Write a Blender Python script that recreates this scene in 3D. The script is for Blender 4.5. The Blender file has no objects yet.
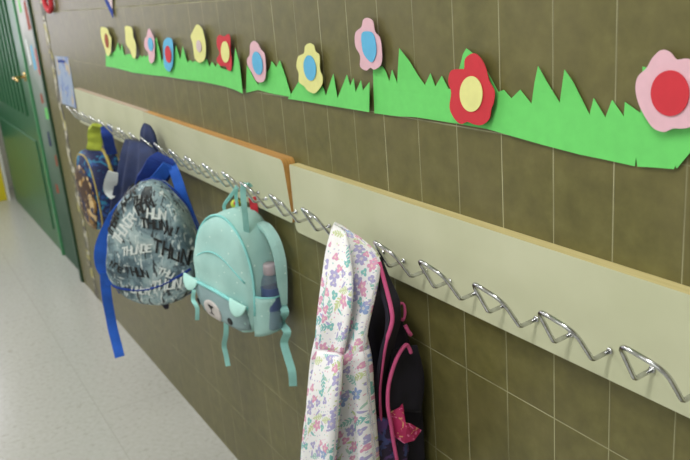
import bpy, bmesh, math, random
from mathutils import Vector, Matrix, Euler, noise
PI = math.pi
rnd = random.Random(7)
S = bpy.context.scene
C = S.collection

# ---------------------------------------------------------------- camera
cam_d = bpy.data.cameras.new('camera'); cam = bpy.data.objects.new('camera', cam_d); C.objects.link(cam)
cam.location = (0.644, -0.735, 1.435)
cam.rotation_euler = (math.radians(72.695), math.radians(4.686), math.radians(59.317))
cam_d.sensor_width = 36; cam_d.lens = 793.645 / 690 * 36; cam_d.clip_start = .02
cam_d.dof.use_dof = True; cam_d.dof.focus_distance = 1.15; cam_d.dof.aperture_fstop = 8.0
S.camera = cam
# ---------------------------------------------------------------- world, exposure
w = bpy.data.worlds.new('world'); S.world = w; w.use_nodes = True
w.node_tree.nodes['Background'].inputs[0].default_value = (.93, .97, 1, 1)
w.node_tree.nodes['Background'].inputs[1].default_value = .3
S.view_settings.view_transform = 'Standard'; S.view_settings.look = 'None'
S.view_settings.gamma = 1; S.view_settings.exposure = 0.0; S.view_settings.use_curve_mapping = False

def area(name, loc, rot, sx, sy, power, col=(1, 1, 1)):
    l = bpy.data.lights.new(name, 'AREA'); l.shape = 'RECTANGLE'; l.size = sx; l.size_y = sy; l.energy = power; l.color = col
    o = bpy.data.objects.new(name, l); o.location = loc; o.rotation_euler = rot; C.objects.link(o); return o
# added fill lamps out of view along the opposite wall, standing in for daylight
area('fill_side', (0.6, -2.45, 1.75), (math.radians(90), 0, 0), 3.0, 1.3, 15, (.95, 1, .97))
area('fill_side_far', (-4.2, -2.45, 1.75), (math.radians(90), 0, 0), 2.4, 1.3, 9, (.88, .92, 1))
LAMP_POWER = 24

# ---------------------------------------------------------------- materials
class NB:
    def __init__(s, name):
        s.m = bpy.data.materials.new(name); s.m.use_nodes = True; s.t = s.m.node_tree; s.n = s.t.nodes
        s.b = s.n['Principled BSDF']
    def node(s, typ, **kw):
        n = s.n.new(typ)
        for k, v in kw.items(): setattr(n, k, v)
        return n
    def put(s, sock, v):
        if isinstance(v, bpy.types.NodeSocket): s.t.links.new(v, sock)
        elif v is not None:
            if isinstance(v, tuple) and len(v) == 3 and sock.type == 'RGBA': v = v + (1,)
            sock.default_value = v
    def math(s, op, a, b=None, c=None):
        n = s.node('ShaderNodeMath', operation=op)
        s.put(n.inputs[0], a); s.put(n.inputs[1], b); s.put(n.inputs[2], c); return n.outputs[0]
    def coord(s, which='Object'): return s.node('ShaderNodeTexCoord').outputs[which]
    def sep(s, v): n = s.node('ShaderNodeSeparateXYZ'); s.put(n.inputs[0], v); return n.outputs
    def comb(s, x, y, z=0.0):
        n = s.node('ShaderNodeCombineXYZ'); s.put(n.inputs[0], x); s.put(n.inputs[1], y); s.put(n.inputs[2], z); return n.outputs[0]
    def mix(s, f, a, b, mode='MIX'):
        n = s.node('ShaderNodeMix', data_type='RGBA', blend_type=mode)
        s.put(n.inputs[0], f); s.put(n.inputs[6], a); s.put(n.inputs[7], b); return n.outputs[2]
    def noise(s, v, scale, detail=3, rough=.5, out=0, dist=0):
        n = s.node('ShaderNodeTexNoise'); s.put(n.inputs['Vector'], v); n.inputs['Scale'].default_value = scale
        n.inputs['Detail'].default_value = detail; n.inputs['Roughness'].default_value = rough
        n.inputs['Distortion'].default_value = dist; return n.outputs[out]
    def ramp(s, f, stops, interp='LINEAR'):
        n = s.node('ShaderNodeValToRGB'); s.put(n.inputs[0], f); r = n.color_ramp; r.interpolation = interp
        while len(r.elements) < len(stops): r.elements.new(1)
        for e, (p, c) in zip(r.elements, stops): e.position = p; e.color = (c + (1,)) if isinstance(c, tuple) else (c, c, c, 1)
        return n.outputs[0]
    def bump(s, h, strength=.3, dist=.002):
        n = s.node('ShaderNodeBump'); n.inputs['Strength'].default_value = strength; n.inputs['Distance'].default_value = dist
        s.put(n.inputs['Height'], h); s.put(s.b.inputs['Normal'], n.outputs[0])
    def set(s, col=None, rough=None, metal=None, **kw):
        if col is not None: s.put(s.b.inputs['Base Color'], col)
        if rough is not None: s.put(s.b.inputs['Roughness'], rough)
        if metal is not None: s.put(s.b.inputs['Metallic'], metal)
        for k, v in kw.items(): s.put(s.b.inputs[k.replace('_', ' ')], v)
        return s
def srgb(r, g, b):
    f = lambda c: (c / 255 / 12.92) if c / 255 <= .04045 else ((c / 255 + .055) / 1.055) ** 2.4
    return (f(r), f(g), f(b))
def fabric(name, col, var=.12, rough=.85, scale=900, bump=.25):
    b = NB(name); v = b.coord()
    n = b.noise(v, 18, 4); dark = tuple(c * (1 - var) for c in col); lite = tuple(min(1, c * (1 + var)) for c in col)
    b.set(b.ramp(n, [(.3, dark), (.7, lite)]), rough); b.bump(b.math('ADD', b.noise(v, scale, 2), b.math('MULTIPLY', n, 3.0)), bump, .001); return b.m
def plain(name, col, rough=.6, metal=0, var=.05, scale=30):
    b = NB(name); n = b.noise(b.coord(), scale, 3)
    b.set(b.ramp(n, [(.3, tuple(c * (1 - var) for c in col)), (.7, tuple(min(1, c * (1 + var)) for c in col))]), rough, metal); return b.m

def tile_mat():
    b = NB('olive_ceramic_tile'); xyz = b.sep(b.coord())
    uv = b.comb(xyz[0], xyz[2])
    def brick(mortar, smooth=.1):
        n = b.node('ShaderNodeTexBrick'); n.offset = 0; n.squash = 1
        b.put(n.inputs['Vector'], uv); n.inputs['Scale'].default_value = 1
        n.inputs['Brick Width'].default_value = .1; n.inputs['Row Height'].default_value = .2027
        n.inputs['Mortar Size'].default_value = mortar; n.inputs['Mortar Smooth'].default_value = smooth
        n.inputs['Color1'].default_value = (0, 0, 0, 1); n.inputs['Color2'].default_value = (1, 1, 1, 1); n.inputs['Bias'].default_value = 0
        return n
    br = brick(.0009, .3)
    n1 = b.noise(uv, 26, 5, .6); n2 = b.noise(uv, 5, 2); 
    vs = b.noise(b.comb(b.math('MULTIPLY', xyz[0], 3.0), xyz[2]), 40, 3)
    base = b.ramp(n1, [(.28, srgb(88, 84, 43)), (.55, srgb(105, 100, 54)), (.78, srgb(120, 115, 68))])
    base = b.mix(b.math('MULTIPLY', br.outputs['Color'], .22), base, srgb(90, 84, 50))
    base = b.mix(b.math('MULTIPLY', b.ramp(n2, [(.35, 0.0), (.65, 1.0)]), .3), base, srgb(110, 101, 70))
    base = b.mix(b.math('MULTIPLY', vs, .15), base, srgb(80, 75, 50))
    gn = b.ramp(b.noise(b.comb(b.math('MULTIPLY', xyz[0], 1.0), b.math('MULTIPLY', xyz[2], .35)), 9, 3), [(.38, 0.25), (.62, 1.0)])
    grout = b.mix(gn, srgb(108, 104, 72), srgb(176, 173, 140))
    b.set(b.mix(br.outputs['Fac'], base, grout), b.mix(br.outputs['Fac'], (.42, .42, .42), (.8, .8, .8)))
    wide = brick(.0022, .6)
    b.bump(b.math('SUBTRACT', b.math('MULTIPLY', n1, .15), wide.outputs['Fac']), .35, .0012); return b.m

def floor_mat():
    b = NB('speckled_vinyl_floor'); v = b.coord(); xyz = b.sep(v)
    n = b.node('ShaderNodeTexBrick'); n.offset = 0; b.put(n.inputs['Vector'], b.comb(b.math('ADD', xyz[0], .3), b.math('ADD', xyz[1], .29)))
    n.inputs['Scale'].default_value = 1; n.inputs['Brick Width'].default_value = .6; n.inputs['Row Height'].default_value = .6
    n.inputs['Mortar Size'].default_value = .0022; n.inputs['Mortar Smooth'].default_value = .4
    sp = b.noise(v, 55, 4, .65); sp2 = b.noise(v, 22, 3, .6)
    col = b.ramp(sp, [(.3, srgb(168, 167, 159)), (.42, srgb(184, 184, 178)), (.75, srgb(194, 195, 192))])
    col = b.mix(b.math('MULTIPLY', b.ramp(sp2, [(.66, 0.0), (.70, 1.0)]), .45), col, srgb(150, 146, 128))
    col = b.mix(b.math('MULTIPLY', b.noise(v, 2.5, 2), .3), col, srgb(174, 176, 174))
    b.set(b.mix(b.math('MULTIPLY', n.outputs['Fac'], .3), col, srgb(140, 136, 122)), .2, IOR=1.5); return b.m

def board_mat():
    b = NB('cream_melamine'); v = b.coord()
    n = b.noise(v, 7, 4); b.set(b.ramp(n, [(.3, srgb(188, 190, 160)), (.7, srgb(198, 199, 171))]), .42); return b.m
def wood_mat(name, c1, c2):
    b = NB(name); xyz = b.sep(b.coord()); n = b.noise(b.comb(b.math('MULTIPLY', xyz[0], 2.0), b.math('MULTIPLY', xyz[1], 60.0), b.math('MULTIPLY', xyz[2], 8.0)), 4, 4)
    b.set(b.ramp(n, [(.3, c1), (.7, c2)]), .5); return b.m

def paper(name, col):
    b = NB(name); n = b.noise(b.coord(), 60, 3); b.set(b.ramp(n, [(.3, tuple(c * .96 for c in col)), (.7, tuple(min(1, c * 1.03) for c in col))]), .7)
    b.bump(n, .1, .0005); return b.m

def floral_mat():
    b = NB('floral_print_cotton'); uv0 = b.coord('UV'); 
    warp = b.noise(uv0, 30, 1, out=1)
    uv = b.mix(.0, uv0, warp)
    col = srgb(236, 234, 238)
    def cell(scale, off, rnd=.75):
        m = b.node('ShaderNodeMapping'); b.put(m.inputs[0], uv0); m.inputs['Location'].default_value = off; m.inputs['Scale'].default_value = (scale, scale, 1)
        v = b.node('ShaderNodeTexVoronoi', voronoi_dimensions='2D'); b.put(v.inputs['Vector'], m.outputs[0]); v.inputs['Scale'].default_value = 1; v.inputs['Randomness'].default_value = rnd
        d = b.node('ShaderNodeVectorMath', operation='SUBTRACT'); b.put(d.inputs[0], m.outputs[0]); b.put(d.inputs[1], v.outputs['Position'])
        x, y, _ = b.sep(d.outputs[0]); cr, cg, cb = [b.node('ShaderNodeSeparateColor').outputs[i] for i in (0, 1, 2)] if False else (None, None, None)
        sc = b.node('ShaderNodeSeparateColor'); b.put(sc.inputs[0], v.outputs['Color'])
        return x, y, v.outputs['Distance'], sc.outputs
    def flower(col, scale, off, k, R, cols, keep):
        x, y, r, c = cell(scale, off)
        a = b.math('ADD', b.math('ARCTAN2', y, x), b.math('MULTIPLY', c[1], 6.28))
        lobes = b.math('ABSOLUTE', b.math('COSINE', b.math('MULTIPLY', a, k)))
        lim = b.math('MULTIPLY', b.math('ADD', b.math('MULTIPLY', lobes, .55), .5), R)
        mask = b.math('MULTIPLY', b.math('LESS_THAN', r, lim), b.math('LESS_THAN', c[2], keep))
        pc = b.ramp(c[0], [(i / len(cols), q) for i, q in enumerate(cols)], 'CONSTANT')
        mid = b.math('MULTIPLY', b.math('LESS_THAN', r, b.math('MULTIPLY', lim, .3)), .55)
        return b.mix(mask, col, b.mix(mid, pc, srgb(240, 232, 205)))
    def leaf(col, scale, off, cols, keep, fern):
        x, y, r, c = cell(scale, off)
        a = b.math('MULTIPLY', c[1], 6.28); ca = b.math('COSINE', a); sa = b.math('SINE', a)
        lx = b.math('ADD', b.math('MULTIPLY', x, ca), b.math('MULTIPLY', y, sa))
        ly = b.math('SUBTRACT', b.math('MULTIPLY', y, ca), b.math('MULTIPLY', x, sa))
        aw = b.math('ABSOLUTE', ly)
        env = b.math('MULTIPLY', b.math('SUBTRACT', .17, b.math('MULTIPLY', b.math('MULTIPLY', lx, lx), 1.1)), 1.0)
        if fern:
            saw = b.math('FRACT', b.math('MULTIPLY', b.math('SUBTRACT', lx, b.math('MULTIPLY', aw, .8)), 6.5))
            body = b.math('MULTIPLY', b.math('LESS_THAN', aw, env), b.math('GREATER_THAN', saw, .38))
            body = b.math('MAXIMUM', body, b.math('MULTIPLY', b.math('LESS_THAN', aw, .02), b.math('LESS_THAN', b.math('ABSOLUTE', lx), .42)))
        else:
            body = b.math('LESS_THAN', aw, b.math('MULTIPLY', env, .55))
        mask = b.math('MULTIPLY', body, b.math('LESS_THAN', c[2], keep))
        pc = b.ramp(c[0], [(i / len(cols), q) for i, q in enumerate(cols)], 'CONSTANT')
        return b.mix(mask, col, pc)
    pink, lil, teal, lime, blue = srgb(218, 158, 190), srgb(172, 166, 210), srgb(128, 188, 190), srgb(196, 206, 156), srgb(144, 164, 210)
    col = flower(col, 110, (.7, .2, 0), 1.0, .17, [pink, lil, teal, lime], .7)
    col = leaf(col, 24, (3.1, 7.7, 0), [lime, teal, lime, srgb(150, 196, 190)], .8, True)
    col = leaf(col, 40, (1.3, 2.2, 0), [teal, lil, srgb(170, 200, 190), lime], .55, False)
    col = flower(col, 30, (5.5, 1.2, 0), 2.5, .36, [pink, lil, blue, pink, lil], .5)
    col = flower(col, 44, (8.2, 4.9, 0), 1.5, .34, [pink, lil, teal, pink], .45)
    b.set(col, .85); b.bump(b.noise(uv0, 60, 3), .25, .003); return b.m

def camo_mat():
    b = NB('blue_grey_graffiti_fabric'); v = b.coord()
    n = b.noise(v, 9, 4, .6, dist=1.2); n2 = b.noise(v, 26, 4, .6, dist=2.5)
    c = b.ramp(n, [(.3, srgb(50, 66, 78)), (.45, srgb(98, 122, 134)), (.56, srgb(142, 166, 174)), (.72, srgb(190, 206, 208))])
    c = b.mix(b.ramp(n2, [(.58, 0.0), (.66, .75)]), c, srgb(212, 222, 222))
    c = b.mix(b.ramp(b.noise(v, 15, 3, .6, dist=2), [(.60, 0.0), (.67, .8)]), c, srgb(52, 66, 78))
    mp = b.node('ShaderNodeMapping'); b.put(mp.inputs[0], v); mp.inputs['Scale'].default_value = (1, 1, .28); mp.inputs['Rotation'].default_value = (0, .5, 0)
    c = b.mix(b.ramp(b.noise(mp.outputs[0], 75, 3, .6, dist=.8), [(.60, 0.0), (.64, .85)]), c, srgb(222, 230, 230))
    mp2 = b.node('ShaderNodeMapping'); b.put(mp2.inputs[0], v); mp2.inputs['Scale'].default_value = (1, 1, .3); mp2.inputs['Location'].default_value = (4, 2, 7)
    zz = b.sep(v)[2]; thr = b.math('ADD', b.noise(mp2.outputs[0], 62, 3, .6, dist=.8), b.math('MULTIPLY', b.math('ABSOLUTE', b.math('SUBTRACT', zz, .17)), .5))
    c = b.mix(b.ramp(thr, [(.62, 0.0), (.66, .9)]), c, srgb(24, 28, 36))
    b.set(c, .5); b.bump(n, .3, .004); return b.m

def print_mat(name, base, cols, scale=22, thr=.5):
    b = NB(name); v = b.coord(); c = base
    for i, q in enumerate(cols):
        mp = b.node('ShaderNodeMapping'); b.put(mp.inputs[0], v); mp.inputs['Location'].default_value = (i * 3.7, i * 1.9, i * 5.1)
        c = b.mix(b.ramp(b.noise(mp.outputs[0], scale, 2, .5, dist=1), [(thr, 0.0), (thr + .03, 1.0)]), c, q)
    b.set(c, .6); return b.m

M = dict(
    tile=tile_mat(), floor=floor_mat(), board=board_mat(),
    edge=wood_mat('pale_wood_edging', srgb(192, 178, 122), srgb(208, 196, 144)),
    edge2=wood_mat('orange_wood_edging', srgb(176, 128, 66), srgb(204, 156, 88)),
    edge3=wood_mat('worn_pale_edging', srgb(176, 150, 128), srgb(206, 190, 176)),
    green=paper('green_card', srgb(104, 206, 104)), c_yellow=paper('pale_yellow_card', srgb(224, 222, 146)),
    c_pink=paper('pink_card', srgb(222, 178, 192)), c_red=paper('red_card', srgb(200, 44, 58)), c_blue=paper('sky_blue_card', srgb(92, 176, 220)),
    c_rust=paper('rust_card', srgb(150, 62, 34)), c_lilac=paper('lilac_card', srgb(206, 186, 190)),
    floral=floral_mat(), camo=camo_mat(),
    aqua=None, aqua2=fabric('aqua_piping', srgb(142, 214, 214)), aqua3=fabric('aqua_webbing', srgb(150, 208, 204)),
    bear=fabric('grey_blue_plush', srgb(150, 176, 182)), muzzle=fabric('pale_muzzle', srgb(214, 206, 206)), black=plain('black_print', (.01, .01, .012), .5),
    white=plain('white_print', srgb(222, 228, 228), .6),
    ear=fabric('pale_aqua_ear', srgb(180, 226, 220)), blue=fabric('bright_blue_webbing', srgb(34, 92, 196), .2), blue2=fabric('deep_blue_webbing', srgb(24, 56, 140), .25),
    navy=fabric('navy_fabric', srgb(26, 22, 38), .3), denim=fabric('dark_denim', srgb(32, 45, 84), .25),
    magenta=fabric('pink_piping', srgb(200, 82, 132)), lime=fabric('lime_fabric', srgb(182, 196, 72), .2),
    pup_body=print_mat('navy_printed_fabric', srgb(22, 34, 84), [srgb(32, 70, 140), srgb(40, 120, 160)], 26, .56),
    pup_front=print_mat('tan_printed_panel', srgb(30, 34, 74), [srgb(150, 112, 50), srgb(206, 178, 128), srgb(70, 46, 30)], 20, .52),
    gold=plain('gold_piping', srgb(176, 158, 84), .6), purple=print_mat('purple_printed_fabric', srgb(38, 26, 54), [srgb(84, 56, 110), srgb(60, 70, 120)], 45, .54),
    pinkprint=print_mat('magenta_printed_fabric', srgb(172, 30, 86), [srgb(210, 160, 110), srgb(214, 110, 156)], 70, .60),
    door=None, door_trim=plain('dark_green_trim', srgb(28, 66, 44), .45), door_lite=plain('light_green_edge', srgb(72, 140, 96), .4),
    wall=plain('off_white_paint', srgb(208, 208, 200), .7), ceil=plain('white_ceiling_paint', srgb(230, 230, 225), .8),
    brass=plain('brass', srgb(214, 186, 128), .25, 1), yellow=plain('yellow_laminate', srgb(206, 190, 28), .5), dark=plain('near_black', (.008, .009, .01), .6),
)
def aqua_mat():
    b = NB('aqua_speckled_fabric'); v = b.coord(); n = b.noise(v, 14, 3)
    c = b.ramp(n, [(.3, srgb(158, 202, 199)), (.7, srgb(178, 218, 214))])
    vo = b.node('ShaderNodeTexVoronoi'); b.put(vo.inputs['Vector'], v); vo.inputs['Scale'].default_value = 70
    sc = b.node('ShaderNodeSeparateColor'); b.put(sc.inputs[0], vo.outputs['Color'])
    m = b.math('MULTIPLY', b.math('LESS_THAN', vo.outputs['Distance'], .16), b.math('LESS_THAN', sc.outputs[0], .5))
    b.set(b.mix(m, c, srgb(214, 236, 230)), .85); b.bump(b.math('ADD', n, b.math('MULTIPLY', b.noise(v, 700, 2), .2)), .4, .004); return b.m
M['aqua'] = aqua_mat()
def door_mat():
    b = NB('green_door_paint'); x, y, z = b.sep(b.coord())
    g = b.math('PINGPONG', b.math('MULTIPLY', x, 1.0), .065)
    groove = b.math('LESS_THAN', g, .006)
    up = b.math('GREATER_THAN', z, .80)
    c = b.mix(b.noise(b.coord(), 6, 3), srgb(36, 90, 56), srgb(48, 106, 70))
    b.set(c, .38); b.bump(b.math('MULTIPLY', groove, up), .6, -.004) ; return b.m
M['door'] = door_mat()
def chrome_mat():
    b = NB('chrome_wire'); b.set(b.ramp(b.noise(b.coord(), 90, 2), [(.3, (.5, .5, .52)), (.7, (.66, .67, .69))]), .14, 1); return b.m
M['chrome'] = chrome_mat()
def glassy(name, col, trans=.85, rough=.1):
    b = NB(name); b.set(b.ramp(b.noise(b.coord(), 20, 1), [(.3, tuple(c * .95 for c in col)), (.7, col)]), rough, 0, Transmission_Weight=trans, IOR=1.33); return b.m
M['bottle'] = glassy('clear_bottle_plastic', srgb(196, 210, 232), .8)
M['water'] = glassy('blue_bottle_wrap', srgb(92, 112, 160), .35, .3)
M['cap'] = plain('pale_pink_cap', srgb(172, 158, 166), .4)
def emis(name, col, st):
    b = NB(name); b.set((.8, .8, .8), .5); b.b.inputs['Emission Color'].default_value = col + (1,); b.b.inputs['Emission Strength'].default_value = st; return b.m
M['lamp'] = emis('lamp_diffuser', (1, .99, .95), 6); M['window'] = emis('daylit_window', (.92, .87, 1), 2.8)

# ---------------------------------------------------------------- builders
def mk(name, verts, faces, mat, parent=None, smooth=True, uvs=None, sub=0, mats=None, solid=0):
    me = bpy.data.meshes.new(name)
    off = parent.get('_o') if parent is not None else None
    if off is not None: verts = [(v[0] - off[0], v[1] - off[1], v[2] - off[2]) for v in verts]
    me.from_pydata([tuple(v) for v in verts], [], faces); me.update()
    bm = bmesh.new(); bm.from_mesh(me); bmesh.ops.recalc_face_normals(bm, faces=bm.faces); bm.to_mesh(me); bm.free()
    if uvs:
        l = me.uv_layers.new(name='UVMap')
        for lp in me.loops: l.data[lp.index].uv = uvs[lp.vertex_index]
    for m in (mats or [mat]): me.materials.append(m)
    for p in me.polygons: p.use_smooth = smooth
    o = bpy.data.objects.new(name, me); C.objects.link(o)
    if parent is not None: o.parent = parent
    if solid:
        md = o.modifiers.new('solid', 'SOLIDIFY'); md.thickness = solid; md.offset = 0
    if sub:
        md = o.modifiers.new('sub', 'SUBSURF'); md.levels = sub; md.render_levels = sub
    return o
def tag(o, label=None, cat=None, group=None, kind=None):
    for k, v in (('label', label), ('category', cat), ('group', group), ('kind', kind)):
        if v: o[k] = v
    return o
def empty(name, loc, label, cat, group=None, rot=(0, 0, 0), world=True):
    """world=True: parts are given in world coordinates and shifted; otherwise in the thing's own frame"""
    o = bpy.data.objects.new(name, None); C.objects.link(o); o.location = loc; o.rotation_euler = rot; o.empty_display_size = .05
    if world: o['_o'] = loc
    return tag(o, label, cat, group)
def box_geo(x0, x1, y0, y1, z0, z1):
    v = [(x, y, z) for x in (x0, x1) for y in (y0, y1) for z in (z0, z1)]
    return v, [(0, 1, 3, 2), (4, 6, 7, 5), (0, 4, 5, 1), (2, 3, 7, 6), (0, 2, 6, 4), (1, 5, 7, 3)]
def box(name, a, mat, parent=None, bev=0):
    o = mk(name, *box_geo(*a), mat, parent, smooth=False)
    if bev:
        md = o.modifiers.new('bev', 'BEVEL'); md.width = bev; md.segments = 2
    return o
def catmull(pts, k=6, closed=False):
    P = [Vector(p) for p in pts]; n = len(P); out = []
    for i in range(n if closed else n - 1):
        g = (lambda j: P[j % n]) if closed else (lambda j: P[max(0, min(n - 1, j))])
        a, b_, c, d = g(i - 1), g(i), g(i + 1), g(i + 2)
        for s in range(k):
            t = s / k
            out.append(.5 * ((2 * b_) + (c - a) * t + (2 * a - 5 * b_ + 4 * c - d) * t * t + (3 * b_ - a - 3 * c + d) * t ** 3))
    if not closed: out.append(P[-1])
    return out
def fillet(pts, rad, k=5):
    P = [Vector(p) for p in pts]; out = [P[0]]
    for i in range(1, len(P) - 1):
        r = rad[i]; a = (P[i - 1] - P[i]); b_ = (P[i + 1] - P[i]); r = min(r, a.length * .49, b_.length * .49)
        A = P[i] + a.normalized() * r; B = P[i] + b_.normalized() * r
        for s in range(k + 1):
            t = s / k; out.append(A * (1 - t) ** 2 + P[i] * 2 * t * (1 - t) + B * t * t)
    out.append(P[-1]); return out
def tube_geo(path, r, seg=10, closed=False):
    P = [Vector(p) for p in path]; n = len(P); V = []; F = []; up = None
    for i in range(n):
        if closed: t = P[(i + 1) % n] - P[i - 1]
        else: t = P[min(n - 1, i + 1)] - P[max(0, i - 1)]
        if t.length < 1e-9: t = Vector((0, 0, 1))
        t.normalize()
        if up is None: up = t.orthogonal().normalized()
        up = (up - t * up.dot(t)); up = up.normalized() if up.length > 1e-6 else t.orthogonal().normalized()
        s = t.cross(up); rr = r[i] if isinstance(r, (list, tuple)) else r
        for k in range(seg):
            a = 2 * PI * k / seg; V.append(P[i] + (up * math.cos(a) + s * math.sin(a)) * rr)
    for i in range(n if closed else n - 1):
        j = (i + 1) % n
        for k in range(seg): F.append((i * seg + k, i * seg + (k + 1) % seg, j * seg + (k + 1) % seg, j * seg + k))
    if not closed:
        F.append(tuple(range(seg))[::-1]); F.append(tuple((n - 1) * seg + k for k in range(seg)))
    return V, F
def tube(name, path, r, mat, parent=None, seg=10, closed=False):
    return mk(name, *tube_geo(path, r, seg, closed), mat, parent)
def ribbon(name, pts, width, wdir, mat, parent=None, th=.002, k=6, wob=0):
    """flat strap: path, width (number or per-point list), width direction (vector or per-point list)"""
    n = len(pts); P = catmull(pts, k)
    ws = width if isinstance(width, (list, tuple)) else [width] * n
    ds = wdir if isinstance(wdir, list) else [wdir] * n
    V = []; F = []
    N = len(P)
    for i in range(N):
        f = i / (N - 1) * (n - 1); a = min(n - 2, int(f)); t = f - a
        w_ = ws[a] * (1 - t) + ws[a + 1] * t; d = (Vector(ds[a]) * (1 - t) + Vector(ds[a + 1]) * t)
        tg = (P[min(N - 1, i + 1)] - P[max(0, i - 1)]).normalized(); d = (d - tg * d.dot(tg)).normalized(); nn = tg.cross(d)
        q = P[i] + nn * wob * math.sin(i * .9)
        for s, h in ((-1, -1), (0, -1.2), (1, -1), (1, 1), (0, 1.2), (-1, 1)): V.append(q + d * (s * w_ / 2) + nn * (h * th / 2))
    for i in range(N - 1):
        for j in range(6): F.append((i * 6 + j, i * 6 + (j + 1) % 6, (i + 1) * 6 + (j + 1) % 6, (i + 1) * 6 + j))
    F.append((5, 4, 3, 2, 1, 0)); F.append(tuple((N - 1) * 6 + j for j in range(6)))
    return mk(name, V, F, mat, parent, smooth=False)
def sheet(name, outline, y, th, mat, parent=None, curl=None, smooth_k=0):
    """card cut-out lying along the wall: 2D outline (x, z), its back at y, thickness th towards the room"""
    pts = [(p.x, p.y) for p in catmull([(a, b_, 0) for a, b_ in outline], smooth_k, True)] if smooth_k else outline
    n = len(pts); cx = sum(p[0] for p in pts) / n; cz = sum(p[1] for p in pts) / n
    fn = curl or (lambda x, z: 0)
    V = [(x, y - fn(x, z), z) for x, z in pts] + [(x, y - fn(x, z) - th, z) for x, z in pts]
    F = [tuple(range(n)), tuple(range(2 * n - 1, n - 1, -1))] + [(i, (i + 1) % n, n + (i + 1) % n, n + i) for i in range(n)]
    return mk(name, V, F, mat, parent, smooth=False)
def tri_sheet(name, outline, y, th, mat, curl, parent=None):
    """as sheet(), but triangulated inside so that it can bend"""
    from mathutils.geometry import delaunay_2d_cdt
    me = bpy.data.meshes.new(name)
    x0 = min(p[0] for p in outline); x1 = max(p[0] for p in outline); z0 = min(p[1] for p in outline); z1 = max(p[1] for p in outline)
    n = len(outline); pts = [Vector(p) for p in outline]
    for i in range(1, int((x1 - x0) / .015) + 1):
        for k in range(1, 12): pts.append(Vector((x0 + .015 * i, z0 + (z1 - z0) * k / 12)))
    vs, _, fs, _, _, _ = delaunay_2d_cdt(pts, [(i, (i + 1) % n) for i in range(n)], [], 1, 1e-6)
    fs = [f if (vs[f[1]] - vs[f[0]]).cross(vs[f[2]] - vs[f[0]]) > 0 else f[::-1] for f in fs]
    me.from_pydata([(v.x, y - curl(v.x, v.y), v.y) for v in vs], [], fs); me.update(); me.materials.append(mat)
    o = bpy.data.objects.new(name, me); C.objects.link(o)
    if parent is not None: o.parent = parent
    md = o.modifiers.new('s', 'SOLIDIFY'); md.thickness = th; md.offset = 1
    return o

# ---------------------------------------------------------------- the setting
def struct(o): o['kind'] = 'structure'; return o
struct(box('wall_right', (-3.62, 3.0, 0, .14, 0, 2.8), M['tile']))
struct(box('wall_left', (-6.6, 3.0, -2.6, -2.5, 0, 2.8), M['wall']))
struct(box('floor', (-6.6, 3.0, -2.5, .2, -.1, 0), M['floor']))
struct(box('ceiling', (-6.6, 3.0, -2.6, .3, 2.8, 2.9), M['ceil']))
struct(box('wall_behind', (3.0, 3.1, -2.6, .3, 0, 2.8), M['wall']))
struct(box('wall_end', (-6.7, -6.6, -2.6, .3, 0, 2.8), M['wall']))
struct(box('wall_above_doorway', (-6.6, -3.62, .03, .2, 2.15, 2.8), M['wall']))
wf = struct(box('window_1', (-6.6, -6.57, -1.75, -.35, .95, 2.3), M['wall']))
box('window_pane', (-6.572, -6.562, -1.69, -.41, 1.01, 2.24), M['window'], wf)
# doorway jamb at the end of the tiled wall, pale side panel with stickers, green boarded door
struct(box('trim_1', (-3.655, -3.62, -.012, .1, 0, 2.15), M['door_trim'], None, .003))
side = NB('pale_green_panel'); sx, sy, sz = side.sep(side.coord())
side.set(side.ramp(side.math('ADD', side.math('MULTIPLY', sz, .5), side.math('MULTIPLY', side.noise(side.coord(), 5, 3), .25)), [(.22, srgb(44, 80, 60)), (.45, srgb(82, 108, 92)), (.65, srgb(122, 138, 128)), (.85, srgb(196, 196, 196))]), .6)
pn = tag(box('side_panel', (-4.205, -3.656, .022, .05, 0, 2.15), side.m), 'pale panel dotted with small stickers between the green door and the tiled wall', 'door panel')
for i, (u, z, sw, sh, m) in enumerate([(-3.95, 1.33, .09, .16, 'c_rust'), (-4.0, 1.12, .07, .14, 'c_blue'), (-4.12, 1.14, .06, .15, 'white'), (-3.88, 1.10, .05, .15, 'c_red'),
        (-3.98, .94, .07, .06, 'c_rust'), (-3.93, .86, .12, .07, 'green'), (-4.0, .70, .08, .09, 'denim'), (-3.9, .60, .06, .07, 'c_rust'), (-4.05, .42, .07, .06, 'c_rust'), (-4.1, 1.42, .06, .1, 'green')]):
    tag(sheet('sticker', [(u, z), (u + sw, z + .01), (u + sw * .8, z + sh), (u + sw * .1, z + sh * .9)], .0218, .001, M[m], pn), ['brown', 'blue', 'white', 'red', 'brown', 'green', 'dark blue', 'brown', 'brown', 'green'][i] + ' sticker')
dr = struct(box('door_1', (-6.02, -4.235, .02, .06, 0, 2.15), M['door'], None, .004))
tag(box('edge_strip', (-4.235, -4.205, .008, .06, 0, 2.15), M['door_lite'], dr, .003), 'light green edge')
for k in range(10):
    box('batten', (-5.9 + k * .15, -5.875 + k * .15, .008, .022, .82, 2.1), M['door'], dr, .004)
box('lower_panel', (-5.9, -4.40, .012, .022, .12, .68), M['door'], dr, .006)
h = tag(tube('handle', fillet([(-4.31, .02, 1.07), (-4.31, -.05, 1.07), (-4.14, -.055, 1.065)], [0, .012, 0]), .009, M['brass'], dr), 'brass lever handle')
tube('rosette', [(-4.31, .02, 1.07), (-4.31, .006, 1.07)], .026, M['brass'], dr, 16)
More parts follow.
